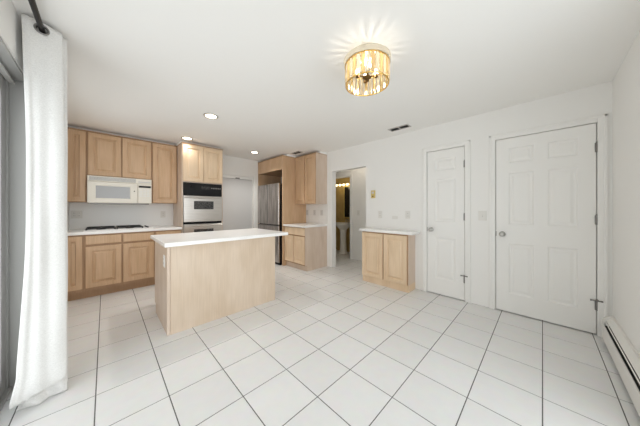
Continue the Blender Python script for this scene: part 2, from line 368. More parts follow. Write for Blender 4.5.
# ---------------------------------------------------------------- panelled doors on the right wall
DLOOP = [(0.012, -0.009), (0.028, -0.009), (0.050, -0.002)]
def casing(name, y0, y1, label, ext=0.060):
    c = MB()
    for a, b, z in ((y0 - 0.006 - ext, y0 - 0.006, None), (y1 + 0.006, y1 + 0.006 + ext, None)):
        c.box((XR - 0.012, a, 0), (XR, b, DZ + 0.006 + ext), 0.003)
        o = a if a < y0 - 0.01 else b - 0.022
        c.box((XR - 0.020, o, 0), (XR - 0.011, o + 0.022, DZ + 0.006 + ext), 0.004)
    c.box((XR - 0.012, y0 - 0.006, DZ + 0.006), (XR, y1 + 0.006, DZ + 0.006 + ext), 0.003)
    c.box((XR - 0.020, y0 - 0.006 - ext, DZ + 0.006 + ext - 0.022), (XR - 0.011, y1 + 0.006 + ext, DZ + 0.006 + ext), 0.004)
    # jamb lining
    for a, b in ((y0 - 0.02, y0 - 0.005), (y1 + 0.005, y1 + 0.02)): c.box((XR, a, 0), (XO, b, DZ + 0.015))
    c.box((XR, y0 - 0.005, DZ + 0.005), (XO, y1 + 0.005, DZ + 0.015))
    struct(name, c, M['trim'], label, 'door casing')
def panel_door(name, y0, y1, cells, label, stop_label=None):
    W = y1 - y0; z0 = 0.010
    root = thing(name, (XR, (y0 + y1) / 2, 0), label, 'door', kind='structure')
    # seen from the room: u runs from the knob side (left, +Y) to the hinge side (right, -Y)
    xs = XR + 0.038
    P = lambda u, v, w_: Vector((xs - w_, y1 - u, z0 + v))
    MB().paneled(P, W, DZ - z0, 0.035, cells, DLOOP, 0.002).build('door_leaf', M['door'], root)
    ky = y1 - 0.058; kz = 0.915; xf = XR + 0.003
    k = MB().lathe((xf, ky, kz), (-1, 0, 0), [(0.030, 0), (0.030, 0.004), (0.026, 0.009), (0.012, 0.012), (0.011, 0.030), (0.019, 0.036), (0.026, 0.046), (0.027, 0.055), (0.022, 0.063), (0.010, 0.067)], 28)
    k.build('door_knob', M['nickel'], root, True)
    MB().box((xf - 0.001, y1 - 0.003, kz - 0.028), (xf + 0.02, y1 + 0.0025, kz + 0.028)).build('latch_plate', M['nickel_dark'], root)
    for zz in (0.285, 1.105, 1.80):
        h = MB(); h.cyl((XR - 0.006, y0 - 0.002, zz - 0.045), (XR - 0.006, y0 - 0.002, zz + 0.045), 0.0065, n=12)
        h.lathe((XR - 0.006, y0 - 0.002, zz + 0.045), (0, 0, 1), [(0.0065, 0), (0.008, 0.002), (0.006, 0.007), (0.002, 0.010)], 12)
        h.box((XR - 0.004, y0 - 0.012, zz - 0.044), (XR + 0.002, y0 + 0.010, zz + 0.044))
        ho = h.build('hinge', M['nickel_dark'], root, True)
        if zz < 0.4:
            s_ = MB(); s_.cyl((XR - 0.018, y0 + 0.034, zz + 0.050), (XR - 0.018, y0 - 0.032, zz + 0.050), 0.006, n=10)
            s_.cyl((XR - 0.006, y0 - 0.002, zz + 0.044), (XR - 0.022, y0 - 0.002, zz + 0.056), 0.010, n=12)
            s_.cyl((XR - 0.018, y0 + 0.040, zz + 0.050), (XR - 0.018, y0 + 0.030, zz + 0.050), 0.009, n=12)
            s_.cyl((XR - 0.018, y0 - 0.026, zz + 0.050), (XR - 0.018, y0 - 0.037, zz + 0.050), 0.009, n=12)
            s_.build('hinge_pin_stop', M['nickel_dark'], ho, True)
    return root
Wb = BIG[1] - BIG[0]
st, mid = 0.115, 0.105; pw = (Wb - 2 * st - mid) / 2
rows = [(0.215, 0.80), (1.02, 1.62), (1.735, 1.91)]
cellsB = [(u, u + pw, a, b) for u in (st, st + pw + mid) for a, b in rows]
panel_door('door_1', BIG[0], BIG[1], cellsB, 'wide white six panel door in the right corner')
casing('trim_2', BIG[0], BIG[1], 'white casing around the wide six panel door')
Ws = SMALL[1] - SMALL[0]
cellsS = [(0.105, Ws - 0.105, a, b) for a, b in rows]
panel_door('door_2', SMALL[0], SMALL[1], cellsS, 'narrow white three panel door beside the small cabinet')
casing('trim_3', SMALL[0], SMALL[1], 'white casing around the narrow three panel door')

# recessed closet door by the oven tower
d3 = thing('door_3', ((RD[0] + RD[1]) / 2, YB + 0.06, 0), 'plain white recessed door between oven tower and refrigerator', 'door', kind='structure')
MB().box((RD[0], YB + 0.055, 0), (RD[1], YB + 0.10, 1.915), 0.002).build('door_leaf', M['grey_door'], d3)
MB().box((RD[0], YB + 0.030, 1.918), (RD[1], YB + 0.11, RD[2]), 0.003).build('head_track', M['trim'], d3)
MB().box((2.15, YB + 0.020, 1.915), (2.25, YB + 0.058, 1.940), 0.004).build('track_bracket', M['nickel_dark'], d3)
c = MB(); c.box((RD[1] - 0.002, YB - 0.014, 0), (RD[1] + 0.05, YB, RD[2] + 0.045), 0.003)
c.box((RD[0] - 0.04, YB - 0.014, RD[2]), (RD[1], YB, RD[2] + 0.045), 0.003)
struct('trim_4', c, M['trim'], 'white casing around the recessed door by the refrigerator', 'door casing')

# ---------------------------------------------------------------- sliding glass door, left wall
XD = -0.455
sd = thing('door_4', (XD - 0.04, 1.52, 0), 'grey aluminium sliding glass door behind the curtain', 'sliding door', kind='structure')
fr = MB()
fr.box((XD - 0.10, SLY[0], SLZ - 0.035), (XD + 0.01, SLY[1], SLZ)); fr.box((XD - 0.10, SLY[0], 0.0), (XD + 0.01, SLY[1], 0.025))
fr.box((XD - 0.10, SLY[1] - 0.03, 0.025), (XD + 0.0, SLY[1], SLZ - 0.035)); fr.box((XD - 0.10, SLY[0], 0.025), (XD + 0.01, SLY[0] + 0.03, SLZ - 0.035))
fr.box((XD + 0.010, SLY[0], SLZ - 0.020), (XL - 0.004, SLY[1], SLZ - 0.001))
fr.build('outer_frame', M['alu'], sd)
MB().box((XD - 0.005, SLY[0] + 0.03, SLZ - 0.05), (XD + 0.022, SLY[1], SLZ - 0.035)).box((XD - 0.03, SLY[0], 0.025), (XD - 0.018, SLY[1] - 0.03, 0.04)).build('track', M['plate_grey'], sd)
def sash(x, y0, y1, nm):
    s_ = MB(); z0, z1 = 0.028, SLZ - 0.04; k = 0.095
    s_.box((x - 0.018, y0, z0), (x + 0.018, y0 + k, z1), 0.002); s_.box((x - 0.018, y1 - k, z0), (x + 0.018, y1, z1), 0.002)
    s_.box((x - 0.018, y0 + k, z0), (x + 0.018, y1 - k, z0 + k), 0.002); s_.box((x - 0.018, y0 + k, z1 - k), (x + 0.018, y1 - k, z1), 0.002)
    o = s_.build('sash', M['alu'], sd)
    MB().box((x - 0.003, y0 + k - 0.005, z0 + k - 0.005), (x + 0.003, y1 - k + 0.005, z1 - k + 0.005)).build('pane', M['pane'], o)
sash(XD - 0.028, 1.49, SLY[1] - 0.03, 'a'); sash(XD - 0.070, SLY[0] + 0.03, 1.55, 'b')
# jamb lining of the opening
struct('trim_5', MB().box((XD, SLY[1] - 0.008, 0.0), (XL - 0.001, SLY[1] - 0.0005, SLZ - 0.022)), M['jamb'], 'grey jamb board of the sliding door behind the curtain', 'door casing')
# window in the wall behind the camera's right shoulder
w1 = thing('window_1', ((WN[0] + WN[1]) / 2, YF - 0.06, WN[2]), 'tall white framed window beside the baseboard heater', 'window', kind='structure')
fr = MB(); k = 0.05; ya, yb = YF - 0.09, YF - 0.04
fr.box((WN[0], ya, WN[2]), (WN[0] + k, yb, WN[3])); fr.box((WN[1] - k, ya, WN[2]), (WN[1], yb, WN[3])); fr.box((WN[0] + k, ya, WN[2]), (WN[1] - k, yb, WN[2] + k)); fr.box((WN[0] + k, ya, WN[3] - k), (WN[1] - k, yb, WN[3]))
fr.box(((WN[0] + WN[1]) / 2 - 0.025, ya, WN[2] + k), ((WN[0] + WN[1]) / 2 + 0.025, yb, WN[3] - k))
fr.build('window_frame', M['trim'], w1)
MB().box((WN[0] + 0.04, YF - 0.068, WN[2] + 0.04), ((WN[0] + WN[1]) / 2 - 0.02, YF - 0.062, WN[3] - 0.04)).build('pane', M['pane'], w1)
MB().box(((WN[0] + WN[1]) / 2 + 0.02, YF - 0.068, WN[2] + 0.04), (WN[1] - 0.04, YF - 0.062, WN[3] - 0.04)).build('pane', M['pane'], w1)

w2 = thing('added_window_2', (XL - 0.1, (KW[0] + KW[1]) / 2, KW[2]), 'white framed window added behind the curtain to brighten the kitchen', 'window', kind='structure')  # unseen window added to bring daylight into the kitchen
fr = MB(); k = 0.045; xa, xb = XL - 0.14, XL - 0.09
fr.box((xa, KW[0], KW[2]), (xb, KW[0] + k, KW[3])); fr.box((xa, KW[1] - k, KW[2]), (xb, KW[1], KW[3])); fr.box((xa, KW[0] + k, KW[2]), (xb, KW[1] - k, KW[2] + k)); fr.box((xa, KW[0] + k, KW[3] - k), (xb, KW[1] - k, KW[3]))
fr.box((xa, KW[0] + k, (KW[2] + KW[3]) / 2 - 0.02), (xb, KW[1] - k, (KW[2] + KW[3]) / 2 + 0.02))
fr.build('window_frame', M['trim'], w2)
for za, zb in ((KW[2] + 0.04, (KW[2] + KW[3]) / 2 - 0.015), ((KW[2] + KW[3]) / 2 + 0.015, KW[3] - 0.04)):
    MB().box((XL - 0.118, KW[0] + 0.04, za), (XL - 0.112, KW[1] - 0.04, zb)).build('pane', M['pane'], w2)

# ---------------------------------------------------------------- cabinets
CLOOP = [(0.002, -0.012), (0.004, -0.014), (0.016, -0.014), (0.036, -0.004), (0.038, -0.002)]
def cab_door(P0, u0, u1, v0, v1, m, root, stile=0.058, name='door', t=0.020):
    P = lambda u, v, w_: P0(u0 + u, v0 + v, w_)
    W, Hh = u1 - u0, v1 - v0
    return MB().paneled(P, W, Hh, t, [(stile, W - stile, stile, Hh - stile)], CLOOP, 0.003).build(name, m, root)
def slab_front(P0, u0, u1, v0, v1, m, root, name='drawer', t=0.020):
    P = lambda u, v, w_: P0(u0 + u, v0 + v, w_)
    return MB().paneled(P, u1 - u0, v1 - v0, t, [], [], 0.006).build(name, m, root)
def frameBack(x0, y): return lambda u, v, w_: Vector((x0 + u, y - w_, v))         # faces -Y, u runs +X
def frameRight(y0, x): return lambda u, v, w_: Vector((x - w_, y0 - u, v))        # faces -X, u runs -Y
def pbox(mb, P, a, b, bev=0.0): return mb.box(P(*a), P(*b), bev)
def shadow_gap_filler(P, W, depth, z, name, label):  # ceiling-coloured strip added to hide the shadow band above cabinets
    struct(name, pbox(MB(), P, (0.002, z, -depth + 0.001), (W - 0.002, H - 0.0005, -0.11)), M['ceiling'], label, 'trim')
def cabinet(name, loc, label, P, W, depth, z0, z1, m_body, toe=0.0, toe_in=0.07, cat='cabinet', group=None, m_toe=None, crown=False):
    root = thing(name, loc, label, cat, group)
    b = MB(); pbox(b, P, (0, z0 + toe, -depth), (W, z1, 0), 0.0015)
    b.build('carcass', m_body, root)
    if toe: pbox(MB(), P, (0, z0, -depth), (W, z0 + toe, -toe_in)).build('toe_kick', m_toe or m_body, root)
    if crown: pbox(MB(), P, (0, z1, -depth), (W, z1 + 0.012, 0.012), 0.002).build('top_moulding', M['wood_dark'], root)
    return root

YBF = 4.295     # base cabinet face plane
YUF = 4.625     # wall cabinet carcass face plane (doors stand 2 cm proud)
UT = 2.335; UB = 1.310; UM = 1.700
UX = (-0.378, -0.188, 0.562, 0.926)
gU = 'wall cabinets on the cooktop wall'; gB = 'base cabinets under the cooktop counter'
P = frameBack(UX[0], YUF); W = UX[1] - UX[0]
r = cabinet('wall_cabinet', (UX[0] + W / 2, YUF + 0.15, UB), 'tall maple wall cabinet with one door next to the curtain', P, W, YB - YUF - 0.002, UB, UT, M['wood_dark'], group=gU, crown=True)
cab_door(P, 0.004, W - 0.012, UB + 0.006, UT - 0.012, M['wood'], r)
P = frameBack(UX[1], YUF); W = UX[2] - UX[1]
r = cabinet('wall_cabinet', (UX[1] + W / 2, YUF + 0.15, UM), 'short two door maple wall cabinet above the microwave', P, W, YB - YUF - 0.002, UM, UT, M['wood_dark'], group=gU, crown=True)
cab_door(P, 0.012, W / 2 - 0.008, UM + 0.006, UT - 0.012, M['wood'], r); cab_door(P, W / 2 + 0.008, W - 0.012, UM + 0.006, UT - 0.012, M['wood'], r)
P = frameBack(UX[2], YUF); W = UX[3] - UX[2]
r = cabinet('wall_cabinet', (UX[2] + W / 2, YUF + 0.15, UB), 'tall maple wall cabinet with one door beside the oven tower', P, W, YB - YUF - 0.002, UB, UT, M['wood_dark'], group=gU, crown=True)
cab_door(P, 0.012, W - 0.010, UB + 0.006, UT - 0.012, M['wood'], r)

shadow_gap_filler(frameBack(UX[0], YUF), UX[3] - UX[0], YB - YUF - 0.002, UT + 0.0125, 'trim_6', 'added off white strip hiding the shadow gap above the cooktop wall cabinets')
# base cabinets
CZ = 0.905; CT = 0.040
BXS = (-0.378, -0.201, 0.560, 0.926)
ztop = CZ - CT
def base_unit(x0, x1, label, doors, drawers):
    P = frameBack(x0, YBF); W = x1 - x0
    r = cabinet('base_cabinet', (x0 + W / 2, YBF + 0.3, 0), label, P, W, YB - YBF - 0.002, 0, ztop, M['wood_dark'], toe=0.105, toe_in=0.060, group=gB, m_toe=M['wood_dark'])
    for a, b, *zt in doors: cab_door(P, a, b, 0.145, zt[0] if zt else 0.700, M['wood'], r)
    for a, b in drawers: slab_front(P, a, b, 0.728, 0.845, M['wood'], r)
    return r
W = BXS[1] - BXS[0]
base_unit(BXS[0], BXS[1], 'maple base cabinet with one door next to the curtain', [(0.004, W - 0.015, 0.845)], [])
W = BXS[2] - BXS[1]
base_unit(BXS[1], BXS[2], 'maple base cabinet with two doors below the cooktop', [(0.015, W / 2 - 0.010), (W / 2 + 0.010, W - 0.015)], [(0.015, W / 2 - 0.010), (W / 2 + 0.010, W - 0.015)])
W = BXS[3] - BXS[2]
base_unit(BXS[2], BXS[3], 'maple base cabinet between cooktop and oven tower, behind the island', [(0.015, W - 0.015)], [(0.015, W - 0.015)])
tag(MB().box((-0.378, YBF - 0.038, ztop + 0.0005), (0.926, YB - 0.008, CZ), 0.006).build('countertop', M['counter']), 'white countertop along the cooktop wall', 'countertop')
struct('backsplash', MB().box((-0.379, YB - 0.007, CZ - 0.03), (0.926, YB - 0.0005, UB + 0.02)), M['splash_plain'], 'plain white backsplash behind the cooktop', 'backsplash')

# ---------------------------------------------------------------- oven tower and double wall oven
TX = (0.930, 1.606); P = frameBack(TX[0], YBF); W = TX[1] - TX[0]; TT = 2.335
tw = thing('oven_cabinet', (TX[0] + W / 2, YBF + 0.3, 0), 'tall maple oven tower with two upper doors', 'cabinet')
b = MB(); D_ = YB - YBF - 0.002
pbox(b, P, (0, 0, -D_), (0.018, TT, 0)); pbox(b, P, (W - 0.018, 0, -D_), (W, TT, 0))
pbox(b, P, (0.018, 1.672, -D_), (W - 0.018, TT, -0.001)); pbox(b, P, (0.018, 0.10, -D_), (W - 0.018, 0.455, -0.001)); pbox(b, P, (0.018, 0.0, -D_), (W - 0.018, 0.10, -0.06))
b.build('carcass', M['wood_end'], tw)
pbox(MB(), P, (-0.004, TT, -D_), (W + 0.004, TT + 0.012, 0.012), 0.002).build('top_moulding', M['wood_dark'], tw)
cab_door(P, 0.012, W / 2 - 0.003, 1.690, TT - 0.012, M['wood_light'], tw); cab_door(P, W / 2 + 0.003, W - 0.012, 1.690, TT - 0.012, M['wood_light'], tw)
slab_front(P, 0.012, W - 0.012, 0.13, 0.44, M['wood'], tw)
shadow_gap_filler(P, W, D_, TT + 0.0125, 'trim_7', 'added off white strip hiding the shadow gap above the oven tower')
ov = thing('wall_oven', (TX[0] + W / 2, YBF + 0.25, 0.457), 'stainless double wall oven with black control panel', 'oven')
u0, u1 = 0.021, W - 0.021
pbox(MB(), P, (u0, 0.458, -0.50), (u1, 1.668, -0.002)).build('oven_body', M['black'], ov)
cp = pbox(MB(), P, (u0, 1.452, -0.001), (u1, 1.668, 0.020), 0.004).build('control_panel', M['black'], ov)
MB().lathe(P(0.135, 1.60, 0.020), (0, -1, 0), [(0.030, 0), (0.030, 0.003), (0.021, 0.004), (0.020, 0.018), (0.017, 0.020)], 24).build('dial', M['black'], cp, True)
dsp = pbox(MB(), P, (0.30, 1.565, 0.018), (0.44, 1.615, 0.0215)).build('display', M['dark_glass'], cp)
for k in range(6):
    pbox(MB(), P, (0.46 + 0.030 * k, 1.580, 0.018), (0.482 + 0.030 * k, 1.600, 0.0225), 0.001).build('button', M['nickel_dark'], cp)
def oven_door(z0, z1):
    d = MB().paneled(lambda u, v, w_: P(u0 + u, z0 + v, w_), u1 - u0, z1 - z0, 0.035, [], [], 0.005).build('oven_door', M['steel'], ov)
    zz = z1 - 0.085 - 0.15
    pbox(MB(), P, (u0 + 0.155, zz, 0.030), (u1 - 0.155, zz + 0.145, 0.0375), 0.003).build('oven_window', M['dark_glass'], d)
    h = MB(); zh = z1 - 0.030
    h.cyl(P(u0 + 0.01, zh, 0.066), P(u1 - 0.01, zh, 0.066), 0.012, n=14)
    for uu in (u0 + 0.03, u1 - 0.03): pbox(h, P, (uu - 0.01, zh - 0.010, 0.033), (uu + 0.01, zh + 0.010, 0.064))
    h.build('handle', M['steel'], d, True)
oven_door(0.985, 1.440); oven_door(0.475, 0.945)

# ---------------------------------------------------------------- over-range microwave
MX = (-0.181, 0.548); YM = 4.525; P = frameBack(MX[0], YM); W = MX[1] - MX[0]; z0, z1 = 1.282, 1.692
mw = thing('microwave_oven', (MX[0] + W / 2, YM + 0.2, z0), 'cream over-range microwave hanging under the short wall cabinet', 'microwave')
pbox(MB(), P, (0, z0 + 0.018, -(YB - YM - 0.008)), (W, z1, -0.001), 0.003).build('body', M['cream'], mw)
pbox(MB(), P, (0.03, z0, -0.36), (W - 0.03, z0 + 0.018, -0.03), 0.002).build('bottom_tray', M['nickel_dark'], mw)
ud = W * 0.755; zg = z1 - 0.082
dr = MB().paneled(lambda u, v, w_: P(0.002 + u, z0 + 0.020 + v, w_), ud - 0.004, zg - z0 - 0.024, 0.028, [(0.075, ud - 0.085, 0.060, zg - z0 - 0.075)], [(0.004, -0.006), (0.006, -0.006)], 0.005).build('door', M['cream'], mw)
pbox(MB(), P, (0.086, z0 + 0.088, 0.021), (ud - 0.092, zg - 0.062, 0.0235)).build('window', M['mw_glass'], dr)
MB().cyl(P(ud - 0.040, z0 + 0.205, 0.027), P(ud - 0.040, z0 + 0.205, 0.032), 0.008).build('door_button', M['black'], dr, True)
pn = MB().paneled(lambda u, v, w_: P(ud + 0.002 + u, z0 + 0.020 + v, w_), W - ud - 0.004, zg - z0 - 0.024, 0.028, [], [], 0.005).build('control_panel', M['cream'], mw)
pbox(MB(), P, (ud + 0.012, zg - 0.060, 0.027), (W - 0.012, zg - 0.030, 0.030)).build('display', M['black'], pn)
for rr in range(5):
    for cc in range(3):
        pbox(MB(), P, (ud + 0.022 + cc * 0.045, zg - 0.100 - rr * 0.026, 0.027), (ud + 0.058 + cc * 0.045, zg - 0.083 - rr * 0.026, 0.0292), 0.001).build('key', M['plate'], pn)
g = MB(); pbox(g, P, (0.002, zg + 0.004, -0.001), (W - 0.002, z1 - 0.002, 0.014), 0.003)
gr = g.build('vent_grille', M['cream'], mw)
s_ = MB()
for k in range(5): pbox(s_, P, (0.02, zg + 0.016 + k * 0.011, 0.012), (W - 0.20, zg + 0.0225 + k * 0.011, 0.0155))
s_.build('vent_slots', M['mw_glass'], gr)
pbox(MB(), P, (W - 0.17, zg + 0.018, 0.012), (W - 0.02, zg + 0.040, 0.0155)).build('name_strip', M['plate_grey'], gr)

# ---------------------------------------------------------------- gas cooktop
ck = thing('gas_cooktop', (0.17, 4.62, CZ), 'white gas cooktop with black grates set into the counter', 'cooktop')
MB().box((-0.21, 4.345, CZ), (0.55, 4.88, CZ + 0.010), 0.004).build('top', M['counter'], ck)
for gx in (-0.185, 0.130):
    g = MB(); x0, x1, y0, y1, zt = gx, gx + 0.29, 4.40, 4.83, CZ + 0.036
    for y in (y0, y1): g.box((x0, y - 0.007, zt - 0.014), (x1, y + 0.007, zt), 0.003)
    for x in (x0, x1): g.box((x - 0.007, y0, zt - 0.014), (x + 0.007, y1, zt), 0.003)
    g.box((x0, (y0 + y1) / 2 - 0.006, zt - 0.014), (x1, (y0 + y1) / 2 + 0.006, zt))
    g.box(((x0 + x1) / 2 - 0.006, y0, zt - 0.012), ((x0 + x1) / 2 + 0.006, y1, zt + 0.004))
    for x in (x0, x1):
        for y in (y0, y1): g.box((x - 0.009, y - 0.009, CZ + 0.009), (x + 0.009, y + 0.009, zt - 0.01))
    go = g.build('grate', M['iron'], ck)
    for y in (y0 + 0.11, y1 - 0.11):
        MB().lathe(((x0 + x1) / 2, y, CZ + 0.0095), (0, 0, 1), [(0.050, 0), (0.050, 0.006), (0.036, 0.008), (0.036, 0.016), (0.030, 0.020), (0.01, 0.021)], 24).build('burner', M['iron'], ck, True)
for k in range(4):
    MB().lathe((0.490, 4.42 + 0.11 * k, CZ + 0.009), (0, 0, 1), [(0.012, 0), (0.012, 0.012), (0.009, 0.016)], 16).build('knob', M['black'], ck, True)

# ---------------------------------------------------------------- island
IX = (0.426, 1.620); IY = (2.510, 3.245); IZ = 0.897
isl = thing('kitchen_island', ((IX[0] + IX[1]) / 2, (IY[0] + IY[1]) / 2, 0), 'pale maple kitchen island with plain panel front', 'kitchen island')
b = MB(); b.box((IX[0] + 0.004, IY[0] + 0.004, 0.0), (IX[1] - 0.004, IY[1] - 0.075, IZ - CT)); b.box((IX[0] + 0.004, IY[1] - 0.075, 0.105), (IX[1] - 0.004, IY[1], IZ - CT))
b.build('carcass', M['wood_end'], isl)
MB().box((IX[0] + 0.022, IY[0] - 0.006, 0.0), (IX[1], IY[0] + 0.006, IZ - CT)).build('front_panel', M['wood_panel'], isl)
MB().box((IX[0] - 0.002, IY[0] + 0.022, 0.105), (IX[0] + 0.008, IY[1], IZ - CT)).box((IX[0] - 0.002, IY[0] + 0.022, 0.0), (IX[0] + 0.008, IY[1] - 0.075, 0.106)).build('side_panel', M['wood_end'], isl)
MB().box((IX[0] - 0.006, IY[0] - 0.010, 0.0), (IX[0] + 0.020, IY[0] + 0.020, IZ - CT), 0.004).build('corner_post', M['wood_end'], isl)
Pi = lambda u, v, w_: Vector((IX[1] - u, IY[1] + w_, v))
n_ = 3; ww = (IX[1] - IX[0]) / n_
for k in range(n_):
    cab_door(Pi, k * ww + 0.01, (k + 1) * ww - 0.01, 0.13, 0.66, M['wood_light'], isl); slab_front(Pi, k * ww + 0.01, (k + 1) * ww - 0.01, 0.69, 0.83, M['wood_light'], isl)
tag(MB().box((0.385, 2.405, IZ - CT + 0.0005), (1.765, 3.290, IZ), 0.007, 3).build('countertop', M['counter']), 'white countertop overhanging the kitchen island', 'countertop')
def plate(name, label, cat, c, n, w, h, m, kind='outlet', group=None, gang=1, mi=None):
    """wall plate centred at c, facing n ('-x','-y'), gang plates side by side"""
    root = thing(name, c, label, cat, group)
    if n == '-x': Pq = lambda u, v, w_: Vector((c[0] - w_, c[1] - u, c[2] + v))
    else: Pq = lambda u, v, w_: Vector((c[0] + u, c[1] - w_, c[2] + v))
    pbox(MB(), Pq, (-w / 2, -h / 2, 0.0003), (w / 2, h / 2, 0.006), 0.002).build('cover_plate', m, root)
    mi = mi or M['plate']
    for g_ in range(gang):
        uc = (g_ - (gang - 1) / 2) * 0.046
        if kind == 'outlet':
            for dv in (-0.020, 0.020):
                so = pbox(MB(), Pq, (uc - 0.016, dv - 0.013, 0.005), (uc + 0.016, dv + 0.013, 0.0075), 0.003).build('socket', mi, root)
                sl = MB()
                for du in (-0.006, 0.006): pbox(sl, Pq, (uc + du - 0.0012, dv - 0.004, 0.0072), (uc + du + 0.0012, dv + 0.005, 0.0078))
                sl.build('slots', M['cavity'], so)
        elif kind == 'switch':
            pbox(MB(), Pq, (uc - 0.005, -0.012, 0.005), (uc + 0.005, 0.012, 0.007)).build('toggle_slot', M['plate_grey'], root)
            pbox(MB(), Pq, (uc - 0.004, -0.002, 0.006), (uc + 0.004, 0.010, 0.016), 0.001).build('toggle', mi, root)
    return root
plate('wall_outlet', 'white outlet on the left end of the island', 'outlet', (IX[0] - 0.0022, 2.650, 0.690), '-x', 0.075, 0.118, M['trim'])

# ---------------------------------------------------------------- refrigerator enclosure, refrigerator, cabinets on the right wall
FX = 2.700; FY = (3.872, 4.935); FT = 2.345
P = frameRight(FY[1], FX); W = FY[1] - FY[0]; D_ = XR - FX - 0.002
en = thing('refrigerator_enclosure', (FX + D_ / 2, (FY[0] + FY[1]) / 2, 0), 'tall maple surround built around the refrigerator', 'cabinet')
pbox(MB(), P, (0, 0, -D_), (0.030, FT, 0)).build('side_panel', M['wood'], en)
pbox(MB(), P, (W - 0.030, 0, -D_), (W, FT, 0)).build('side_panel', M['wood'], en)
pbox(MB(), P, (0.030, 2.065, -0.022), (W - 0.030, FT, -0.001)).build('header_panel', M['wood'], en)
pbox(MB(), P, (0.030, 2.065, -D_), (W - 0.030, 2.085, -0.022)).build('shelf', M['wood_dark'], en)
pbox(MB(), P, (-0.0, FT, -D_), (W + 0.002, FT + 0.012, 0.010), 0.002).build('top_moulding', M['wood_dark'], en)
shadow_gap_filler(P, W, D_, FT + 0.0125, 'trim_8', 'added off white strip hiding the shadow gap above the refrigerator surround')
RF = 2.640; P = frameRight(4.845, RF); W = 0.895
fg = thing('refrigerator', (RF + 0.3, 4.40, 0), 'stainless french door refrigerator inside the maple surround', 'refrigerator')
pbox(MB(), P, (0.004, 0.02, -0.66), (W - 0.004, 1.765, -0.055), 0.004).build('body', M['black'], fg)
zf = 0.860
pbox(MB(), P, (0.002, zf + 0.006, -0.05), (W / 2 - 0.002, 1.770, 0.0), 0.010).build('door', M['fridge_steel'], fg)
pbox(MB(), P, (W / 2 + 0.002, zf + 0.006, -0.05), (W - 0.002, 1.770, 0.0), 0.010).build('door', M['fridge_steel'], fg)
pbox(MB(), P, (0.002, 0.055, -0.05), (W - 0.002, zf - 0.006, 0.0), 0.010).build('freezer_drawer', M['fridge_steel'], fg)
pbox(MB(), P, (0.01, 0.0, -0.60), (W - 0.01, 0.055, -0.045)).build('base_grille', M['black'], fg)
ch = list(fg.children)
for d, uu in ((ch[1], W / 2 - 0.010), (ch[2], W / 2 + 0.010)):
    pbox(MB(), P, (uu - 0.006, zf + 0.02, -0.03), (uu + 0.006, 1.74, 0.0015), 0.001).build('pocket_handle', M['nickel_dark'], d)
pbox(MB(), P, (0.02, zf - 0.030, -0.03), (W - 0.02, zf - 0.008, 0.0015), 0.001).build('pocket_handle', M['nickel_dark'], ch[3])

# base and wall cabinets between the enclosure and the hallway
KY = (3.200, 3.870); KZ = 0.888
P = frameRight(KY[1], 2.745); W = KY[1] - KY[0]
r = cabinet('base_cabinet', (3.05, 3.53, 0), 'maple base cabinet with drawer and two doors beside the refrigerator', P, W, XR - 2.745 - 0.002, 0, KZ - CT, M['wood_end'], toe=0.105, toe_in=0.045)
pbox(MB(), P, (0.001, 0.106, 0), (W - 0.001, KZ - CT - 0.001, 0.002)).build('face_frame', M['wood_dark'], r)  # darkened frame stands for the shade between the fronts
cab_door(P, 0.024, W / 2 - 0.010, 0.13, 0.665, M['wood_light'], r, 0.05); cab_door(P, W / 2 + 0.010, W - 0.012, 0.13, 0.665, M['wood_light'], r, 0.05)
slab_front(P, 0.020, W - 0.008, 0.690, 0.835, M['wood_light'], r)
tag(MB().box((2.700, KY[0] - 0.025, KZ - CT + 0.0005), (XR - 0.009, KY[1], KZ), 0.006).build('countertop', M['counter']), 'white countertop on the base cabinet beside the refrigerator', 'countertop')
P = frameRight(KY[1], 3.035); KB = 1.315; KT = 2.345
r = cabinet('wall_cabinet', (3.2, 3.53, KB), 'two door maple wall cabinet beside the refrigerator surround', P, W, XR - 3.035 - 0.002, KB, KT, M['wood_end'], crown=True)
pbox(MB(), P, (0.001, KB + 0.001, 0), (W - 0.001, KT - 0.001, 0.002)).build('face_frame', M['wood_dark'], r)
cab_door(P, 0.014, W / 2 - 0.012, KB + 0.006, KT - 0.012, M['wood'], r, 0.05); cab_door(P, W / 2 + 0.012, W - 0.010, KB + 0.006, KT - 0.012, M['wood'], r, 0.05)
shadow_gap_filler(P, W, XR - 3.035 - 0.002, KT + 0.0125, 'trim_9', 'added off white strip hiding the shadow gap above the wall cabinet beside the refrigerator')
struct('backsplash', MB().box((XR - 0.008, KY[0] - 0.02, KZ - 0.03), (XR - 0.0005, KY[1], KB + 0.01)), M['splash'], 'white square tile backsplash beside the refrigerator surround', 'backsplash')

# small shallow cabinet beside the hallway
SY = (1.353, 2.140); SX = 3.112; SZ = 0.880
P = frameRight(SY[1], SX); W = SY[1] - SY[0]
r = cabinet('shallow_cabinet', (3.24, 1.75, 0), 'shallow pale maple cabinet with two doors beside the hallway opening', P, W, XR - SX - 0.002, 0, SZ - CT, M['wood_end'], toe=0.105, toe_in=0.008, m_toe=M['wood_light'])
pbox(MB(), P, (0.001, 0.106, 0), (W - 0.001, SZ - CT - 0.001, 0.002)).build('face_frame', M['wood_dark'], r)
cab_door(P, 0.004, W / 2 - 0.011, 0.105, 0.818, M['wood_light'], r, 0.055); cab_door(P, W / 2 + 0.011, W - 0.020, 0.105, 0.818, M['wood_light'], r, 0.055)
tag(MB().box((3.065, 1.275, SZ - CT + 0.0005), (XR - 0.002, 2.175, SZ), 0.006).build('countertop', M['counter']), 'white countertop on the shallow cabinet beside the hallway', 'countertop')

